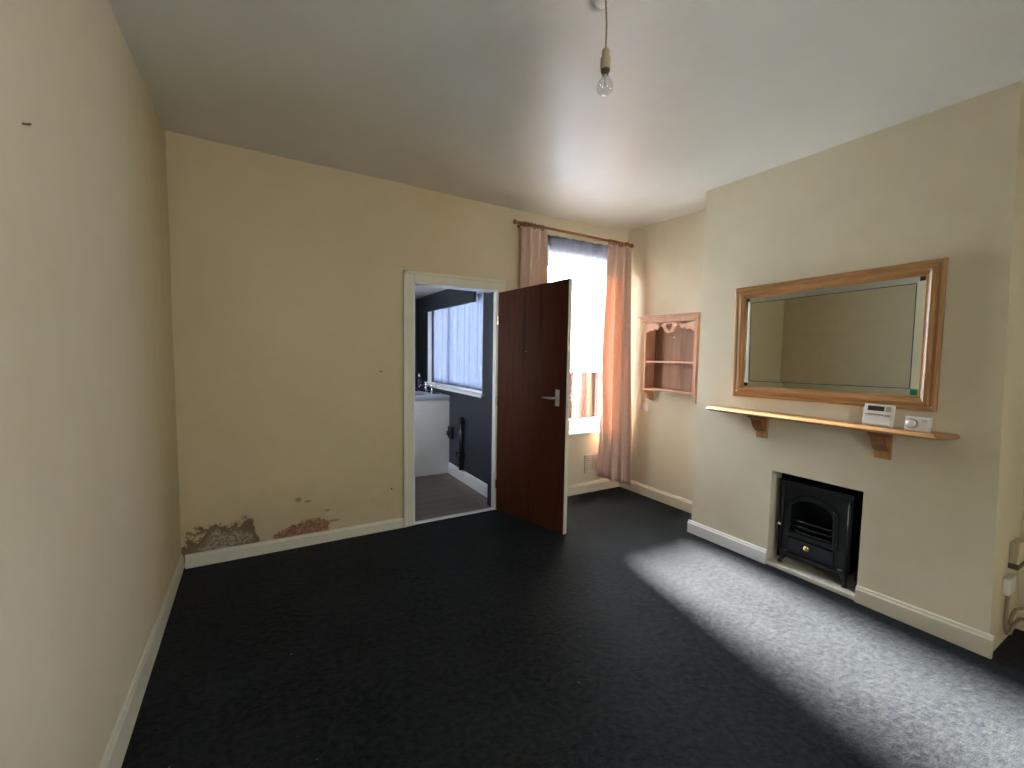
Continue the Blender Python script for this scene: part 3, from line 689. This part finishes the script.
bm = bmesh.new(); lathe(bm, [(.020,0),(.018,.003),(.006,.004),(.005,.012),(.011,.017),(.010,.023),(0,.026)], 16, TM((sx-.012,1.413,.187),(-1,0,0))); obj('ash_door_knob', bm, M['brass'], ash, smooth=True)
bm = bmesh.new(); box(bm, (sx-.020,sy0+.01,.100), (sx,sy1-.01,.122)); obj('bottom_rail', bm, M['iron'], stv, bevel=.005)
for a in ((sy0+.006,1),(sy1-.006,-1)):
    bm = bmesh.new(); y, d = a
    tube(bm, [(sx-.006,y+d*.004,sz0+.01),(sx-.010,y+d*.004,sz1-.02)], .008, 8); obj('corner_bead', bm, M['iron'], stv, smooth=True)
for x, y, d in ((sx+.012,sy0+.02,-1),(sx+.012,sy1-.02,1),(sx+.18,sy0+.02,-1),(sx+.18,sy1-.02,1)):
    bm = bmesh.new(); tube(bm, [(x,y-d*.012,.135),(x,y-d*.008,.110),(x-.004,y-d*.004,.08),(x-.010,y+d*.004,.052),(x-.014,y+d*.008,.040),(x-.014,y+d*.008,.030)], [.030,.027,.018,.011,.013,.016], 12)
    obj('leg', bm, M['iron'], stv, smooth=True)

# ------------------------------------------------------------------ pendant bulb
px_, py_ = 1.1065, 1.2555
pd = thing('pendant_light', 'bare clear light bulb hanging on a short flex from the ceiling rose', 'pendant light', (px_,py_,H))
bm = bmesh.new(); lathe(bm, [(.036,.002),(.036,-.006),(.033,-.014),(.020,-.019),(0,-.020)], 28, TM((1.102,1.277,ceil_z(1.1,1.27)))); obj('ceiling_rose', bm, M['plastic'], pd, smooth=True)
bm = bmesh.new(); tube(bm, [(1.1055,1.262,H-.014),(1.105,1.260,2.66),(px_,py_,2.60),(px_,py_,2.515)], .0032, 8); obj('flex', bm, M['cord'], pd, smooth=True)
lh = bmesh.new(); lathe(lh, [(.0,2.516),(.011,2.514),(.014,2.507),(.0145,2.485),(.018,2.483),(.0185,2.450),(.016,2.444),(.016,2.438),(0,2.437)], 24, TM((px_,py_,0))); obj('lamp_holder', lh, M['holder'], pd, smooth=False)
bl = bmesh.new()
pr = [(0,2.4),]
lathe(bl, [(.0118,2.437),(.012,2.425),(.013,2.418),(.020,2.408),(.027,2.397),(.030,2.386),(.0285,2.374),(.022,2.365),(.012,2.360),(.0,2.359)], 28, TM((px_,py_,0)))
bulb = obj('bulb', bl, bulb_mat(), pd, smooth=True)
bm = bmesh.new(); lathe(bm, [(.0165,2.448),(.0165,2.438),(.0125,2.436),(.0125,2.428),(0,2.426)], 20, TM((px_,py_,0))); obj('bulb_cap', bm, M['bulbcap'], bulb)
bm = bmesh.new(); tube(bm, [(px_,py_,2.428),(px_,py_,2.400),(px_,py_,2.392)], [.005,.003,.001], 8); tube(bm, [(px_-.008,py_,2.385),(px_-.003,py_,2.392),(px_+.003,py_,2.392),(px_+.008,py_,2.385)], .0008, 6); obj('filament_stem', bm, M['grey'], bulb)

bm = bmesh.new(); tube(bm, [(XL,1.43,1.921),(XL+.008,1.43,1.921),(XL+.014,1.428,1.923)], .0025, 8)
tag(obj('nail', bm, M['brownp'], origin=(XL,1.43,1.921)), 'small dark nail sticking out of the upper left wall', 'nail')

# ------------------------------------------------------------------ meter boxes and pipes beside the chimney breast
def rety(z): return yb+(yt-yb)*z/WT       # the leaning return face
mb = thing('meter_box', 'beige box with dark lower edge on the wall right of the chimney breast', 'meter box', (3.42,rety(.42),.37))
obj('case', B((3.285,rety(.42)-.035,.405),(3.41,rety(.42)+.001,.515)), M['aged'], mb, bevel=.006)
obj('lower_cover', B((3.275,rety(.42)-.038,.380),(3.405,rety(.42)+.001,.407)), M['brownp'], mb, bevel=.005)
jb = thing('junction_box', 'small pale junction box below the beige box at the right edge', 'junction box', (3.32,rety(.3),.235))
obj('case', B((3.185,rety(.28)-.028,.268),(3.295,rety(.28)+.001,.352)), M['plastic'], jb, bevel=.006)
yw = rety(.1)-.014
bm = bmesh.new(); tube(bm, [(3.215,yw,.268),(3.21,yw,.18),(3.205,yw-.002,.11),(3.215,yw-.006,.070),(3.25,yw-.010,.060),(3.31,yw-.012,.090),(3.42,yw-.012,.085),(3.478,yw-.05,.085),(3.478,.30,.085)], .008, 10)
tag(obj('water_pipe', bm, M['pipe'], smooth=True, origin=(3.28,yw,.04)), 'brown-grey pipe dropping from the pale junction box and bending along the wall', 'pipe')
bm = bmesh.new(); tube(bm, [(3.235,yw-.010,.110),(3.27,yw-.012,.155),(3.31,yw-.014,.168),(3.44,yw-.03,.150),(3.474,yw-.07,.150),(3.474,.30,.150)], .008, 10)
tag(obj('water_pipe', bm, M['pipe'], smooth=True, origin=(3.28,yw,.09)), 'upper of the two brown-grey pipes turning right near the floor at the right edge', 'pipe')

# ------------------------------------------------------------------ kitchen beyond the doorway
KX0, KX1, KY0, KY1, KH = .30, 1.97, YB+.12, 5.97, 2.155
struct('floor_kitchen', B((KX0-.1,YB+.02,-.12),(KX1+.1,KY1+.1,.004)), M['kplank'], 'grey-brown plank floor in the kitchen', 'floor')
struct('ceiling_kitchen', B((KX0-.1,KY0,KH),(KX1+.18,KY1+.1,KH+.1)), M['kceil'], 'pale kitchen ceiling', 'ceiling')
kw0, kw1, kz0, kz1 = 3.93, 5.53, 1.0, 2.05
bm = bmesh.new()
box(bm,(KX1,KY0,0),(KX1+.18,kw0,KH)); box(bm,(KX1,kw1,0),(KX1+.18,KY1+.1,KH)); box(bm,(KX1,kw0,0),(KX1+.18,kw1,kz0)); box(bm,(KX1,kw0,kz1),(KX1+.18,kw1,KH))
struct('wall_kitchen_right', bm, M['navy'], 'dark navy kitchen wall holding the kitchen window', 'wall')
struct('wall_kitchen_far', B((KX0-.1,KY1,0),(KX1,KY1+.1,KH)), M['navy'], 'dark end wall of the kitchen', 'wall')
bm = bmesh.new(); box(bm,(KX0-.1,KY0,0),(KX0,4.0,KH)); box(bm,(KX0-.1,4.5,0),(KX0,KY1,KH)); box(bm,(KX0-.1,4.0,0),(KX0,4.5,1.2)); box(bm,(KX0-.1,4.0,1.8),(KX0,4.5,KH))
struct('wall_kitchen_left', bm, M['navy'], 'kitchen wall hidden left of the doorway', 'wall')
w5 = thing('added_window_5', 'small window added for light in the hidden kitchen side wall', 'window', (KX0-.05,4.25,1.2), kind='structure')  # unseen window, added to light the kitchen end panel
bm = bmesh.new(); box(bm,(KX0-.08,4.0,1.2),(KX0-.03,4.5,1.23)); box(bm,(KX0-.08,4.0,1.77),(KX0-.03,4.5,1.8)); box(bm,(KX0-.08,4.0,1.23),(KX0-.03,4.03,1.77)); box(bm,(KX0-.08,4.47,1.23),(KX0-.03,4.5,1.77)); obj('window_frame', bm, M['upvc'], w5)
obj('window_glass', B((KX0-.06,4.03,1.23),(KX0-.058,4.47,1.77)), M['glass'], w5)
struct('roof_kitchen', B((KX0-.2,KY0+.15,KH+.1),(KX1+.25,KY1+.2,KH+.2)), M['slate'], 'flat roof over the kitchen', 'roof')
skirt('baseboard_kitchen', (KX1,KY0), (KX1,4.77), (-1,0), .13, .13, .018, M['white'], 'white skirting board along the navy kitchen wall')
w2 = thing('window_2', 'kitchen window with white frame and deep white sill', 'window', (KX1+.1,4.73,1.0), kind='structure')
bm = bmesh.new(); fx0, fx1 = KX1+.10, KX1+.15
box(bm,(fx0,kw0,kz0),(fx1,kw1,kz0+.07)); box(bm,(fx0,kw0,kz1-.06),(fx1,kw1,kz1)); box(bm,(fx0,kw0,kz0+.07),(fx1,kw0+.06,kz1-.06)); box(bm,(fx0,kw1-.06,kz0+.07),(fx1,kw1,kz1-.06)); box(bm,(fx0,4.93,kz0+.07),(fx1,4.98,kz1-.06))
obj('window_frame', bm, M['upvc'], w2, bevel=.005)
obj('window_glass', B((fx0+.02,kw0+.06,kz0+.07),(fx0+.024,kw1-.06,kz1-.06)), M['glass'], w2)
obj('window_sill', B((KX1-.035,kw0-.05,kz0-.02),(fx0,kw1+.03,kz0+.006)), M['white'], w2, bevel=.006)
bm = bmesh.new(); box(bm,(KX1-.001,kw0,kz0),(fx0,kw0+.006,kz1)); box(bm,(KX1-.001,kw1-.006,kz0),(fx0,kw1,kz1)); box(bm,(KX1-.001,kw0,kz1-.006),(fx0,kw1,kz1)); obj('window_reveal', bm, M['upvc'], w2)
bm = bmesh.new(); sheet(bm, 200, 10, lambda u,v: (KX1+.060+.012*math.sin(u*150)+.005*math.sin(u*61), kw0+.012+(kw1-kw0-.024)*u, kz1-.012+(kz0+.035-kz1+.012)*v))
tag(obj('net_curtain', bm, M['knet'], smooth=True, origin=(KX1+.06,4.73,kz1)), 'full-width patterned net curtain hanging in the kitchen window', 'net curtain')

tag(obj('pelmet', B((KX1-.03,4.09,1.945),(KX1,5.60,KH-.002)), M['navy'], origin=(KX1,4.8,1.945)), 'dark pelmet board across the top of the kitchen window', 'pelmet')
un = thing('kitchen_unit', 'white end panel and base unit under the kitchen window', 'kitchen cabinet', (1.68,5.4,.004))
obj('end_panel', B((1.37,4.78,.004),(1.968,4.80,.885)), M['panel'], un)
bm = bmesh.new(); box(bm,(1.39,4.80,.10),(1.955,5.96,.885)); box(bm,(1.44,4.80,.004),(1.955,5.96,.10)); obj('carcass', bm, M['panel'], un)
for y in (4.91,5.44):
    d_ = obj('cabinet_door', B((1.372,y,.12),(1.39,y+.51,.87)), M['panel'], un, bevel=.003)
    bm = bmesh.new(); tube(bm, [(1.372,y+.2,.80),(1.350,y+.2,.80),(1.350,y+.31,.80),(1.372,y+.31,.80)], .005, 8); obj('cupboard_handle', bm, M['chrome'], d_)
wt = thing('worktop', 'grey kitchen worktop with inset sink under the window', 'worktop', (1.66,5.4,.885))
obj('slab', B((1.345,4.76,.885),(1.968,5.968,.925)), M['worktop'], wt, bevel=.006)
bm = bmesh.new(); plate(bm, [(1.40,4.98),(1.93,4.98),(1.93,5.80),(1.40,5.80)], [[(1.45,5.03),(1.84,5.03),(1.84,5.42),(1.45,5.42)]], lambda u,v,t:(u,v,t), .925, .930)
obj('sink', bm, M['chrome'], wt, bevel=.002)
obj('sink_bowl', B((1.46,5.04,.926),(1.83,5.41,.9275)), M['grey'], wt)
def tap(x, y, label):
    t = thing('sink_tap', label, 'tap', (x,y,.93), 'chrome taps at the kitchen sink')
    bm = bmesh.new(); lathe(bm, [(.022,.0),(.022,.006),(.012,.012),(.011,.075),(.014,.080),(.014,.105),(0,.108)], 16, TM((x,y,.93))); obj('tap_body', bm, M['chrome'], t, smooth=True)
    bm = bmesh.new(); tube(bm, [(x,y,.990),(x-.03,y,1.01),(x-.075,y,1.008),(x-.09,y,.985)], [.010,.009,.008,.008], 10); obj('spout', bm, M['chrome'], t, smooth=True)
    bm = bmesh.new(); tube(bm, [(x-.022,y,1.045),(x+.022,y,1.045)], .007, 8); tube(bm, [(x,y-.022,1.045),(x,y+.022,1.045)], .007, 8); obj('tap_head', bm, M['plastic'], t, smooth=True)
tap(1.875, 5.12, 'chrome pillar tap nearer the doorway, at the kitchen sink'); tap(1.875, 5.33, 'chrome pillar tap farther from the doorway, at the kitchen sink')
bt = thing('soap_bottle', 'dark washing-up bottle standing behind the kitchen taps', 'bottle', (1.86,5.56,.93))
bm = bmesh.new(); lathe(bm, [(.026,0),(.030,.004),(.030,.12),(.024,.15),(.010,.165),(.010,.175)], 18, TM((1.86,5.56,.93))); obj('bottle_body', bm, M['bottle'], bt, smooth=True)
bm = bmesh.new(); lathe(bm, [(.013,.175),(.013,.19),(.006,.20),(.005,.215),(0,.216)], 14, TM((1.86,5.56,.93))); obj('cap', bm, M['plastic'], bt)
sb = thing('socket_box', 'small black box on the navy kitchen wall beside the white panel', 'socket', (KX1,4.74,.42))
obj('case', B((KX1-.035,4.65,.43),(KX1,4.75,.57)), M['black'], sb, bevel=.004); obj('plug', B((KX1-.06,4.675,.47),(KX1-.035,4.725,.52)), M['black'], sb, bevel=.004)
hp = thing('waste_pipe', 'black vertical pipe low on the navy kitchen wall', 'pipe', (KX1,4.36,.13))
bm = bmesh.new(); tube(bm, [(KX1-.03,4.37,.14),(KX1-.03,4.37,.72)], .024, 12); obj('pipe', bm, M['black'], hp, smooth=True)
for z in (.30,.66): obj('pipe_clip', B((KX1-.06,4.335,z),(KX1,4.405,z+.025)), M['black'], hp)
bm = bmesh.new(); tube(bm, [(KX1-.03,4.37,.22),(KX1-.03,4.42,.24),(KX1-.03,4.50,.30)], .02, 10); obj('branch', bm, M['black'], hp, smooth=True)

# ------------------------------------------------------------------ the yard outside
GZ = -.5
struct('ground', B((-6,YB+.3,GZ-.12),(16,30,GZ)), M['ground'], 'concrete yard outside the windows', 'ground')
fy = 8.5
fc = thing('garden_fence', 'faded red board fence seen through the tall window', 'fence', (5.8,fy,GZ))
bm = bmesh.new()
random.seed(7)
for i in range(30):
    x = 2.75+i*.18; z = 1.0+random.uniform(-.025,.025); box(bm, (x,fy,GZ), (x+.171,fy+.02,z))
obj('boards', bm, M['fence'], fc)
for z in (-.15,.75): obj('rail', B((2.75,fy+.02,z),(8.15,fy+.06,z+.08)), M['fence'], fc)
for x in (2.8,5.4,8.0): obj('fence_post', B((x,fy+.02,GZ),(x+.09,fy+.11,1.0)), M['fence'], fc)
bm = bmesh.new(); PM = Matrix.Translation((7.08,fy-.25,GZ)) @ Matrix.Rotation(math.radians(5), 4, 'Y') @ Matrix.Rotation(math.radians(-8), 4, 'X')
box(bm, (-.07,-.03,0), (.07,.03,1.52), 0, PM)
tag(obj('timber_post', bm, M['post'], origin=(7.08,fy-.25,GZ)), 'pale timber post leaning against the red fence', 'post')
bm = bmesh.new()
for p, q in (((5.95,.62),(6.65,.62)),((6.0,.38),(6.5,.35)),((6.2,.52),(6.3,.27)),((6.3,.27),(6.4,.50)),((6.4,.50),(6.5,.25)),((6.5,.25),(6.6,.52)),((6.05,.62),(6.05,GZ)),((6.55,.62),(6.55,GZ))):
    tube(bm, [(p[0],fy-.35,p[1]),(q[0],fy-.35,q[1])], .018, 6)
tag(obj('clothes_airer', bm, M['airer'], origin=(6.3,fy-.35,GZ)), 'white wire clothes airer standing before the red fence', 'clothes airer')
ob = thing('outbuilding', 'white outbuilding with a blue-grey roof beyond the red fence', 'building', (9,15,GZ))
obj('walls', B((4.5,14,GZ),(16,17,1.55)), M['render'], ob)
bm = bmesh.new(); prism(bm, [(13.8,1.50),(17.2,1.50),(15.6,2.05),(15.4,2.05)], lambda u,v,t:(t,u,v), 4.3, 16.2); obj('roof', bm, M['slate'], ob)

# ------------------------------------------------------------------ light
w = bpy.data.worlds.new('World'); bpy.context.scene.world = w; w.use_nodes = True; nt = w.node_tree; bg = nt.nodes['Background']
tc = N(nt,'ShaderNodeTexCoord'); sp = N(nt,'ShaderNodeSeparateXYZ'); nt.links.new(tc.outputs['Generated'], sp.inputs[0])
cr = N(nt,'ShaderNodeValToRGB'); cr.color_ramp.elements[0].position=.0; cr.color_ramp.elements[0].color=(.86,.93,1,1); cr.color_ramp.elements[1].position=.7; cr.color_ramp.elements[1].color=(.74,.84,1,1)
nt.links.new(sp.outputs['Z'], cr.inputs['Fac']); nt.links.new(cr.outputs['Color'], bg.inputs['Color'])
bg.inputs['Strength'].default_value = 22.0
sd = bpy.data.lights.new('sun', 'SUN'); sd.energy = 76; sd.angle = math.radians(8); sd.color = (1,.98,.94)
so = bpy.data.objects.new('sun', sd); C.objects.link(so)
so.rotation_euler = Vector((-.118,-1,-.466)).to_track_quat('-Z','Y').to_euler(); so.location = (3,10,8)
def portal(name, loc, sx_, sy_, d):
    l = bpy.data.lights.new(name, 'AREA'); l.shape = 'RECTANGLE'; l.size = sx_; l.size_y = sy_; l.cycles.is_portal = True
    o = bpy.data.objects.new(name, l); C.objects.link(o); o.location = loc; o.rotation_euler = Vector(d).to_track_quat('-Z','Z').to_euler()
portal('window_portal', ((WX0+WX1)/2, YB+.27, 1.58), .96, 1.95, (0,-1,0))
portal('alcove_portal', (XN+.13, -.65, 1.5), .82, 1.02, (-1,0,0))
portal('rear_portal', (.9, YR-.13, 1.5), .52, .92, (0,1,0))
portal('kitchen_side_portal', (KX0-.11, 4.25, 1.5), .52, .62, (1,0,0))
portal('kitchen_portal', (KX1+.19, (kw0+kw1)/2, 1.48), 1.62, .98, (-1,0,0))

# ------------------------------------------------------------------ camera
yaw, pitch, roll, fpx, hc = .5324, -.0701, .0157, 438.656, 1.4286
f_ = Vector((math.sin(yaw)*math.cos(pitch), math.cos(yaw)*math.cos(pitch), math.sin(pitch)))
r_ = Vector((math.cos(yaw), -math.sin(yaw), 0)); u_ = r_.cross(f_)
r2 = r_*math.cos(roll)+u_*math.sin(roll); u2 = -r_*math.sin(roll)+u_*math.cos(roll)
cam = bpy.data.cameras.new('camera'); co = bpy.data.objects.new('camera', cam); C.objects.link(co)
mm = Matrix.Identity(4)
for i in range(3): mm[i][0] = r2[i]; mm[i][1] = u2[i]; mm[i][2] = -f_[i]
mm[2][3] = hc; co.matrix_world = mm
cam.sensor_width = 36; cam.lens = fpx*36/1024; cam.clip_start = .02
sc = bpy.context.scene; sc.camera = co
sc.view_settings.view_transform = 'Standard'; sc.view_settings.look = 'None'; sc.view_settings.exposure = .9
sc.cycles.diffuse_bounces = 8; sc.cycles.max_bounces = 14; sc.cycles.transparent_max_bounces = 16
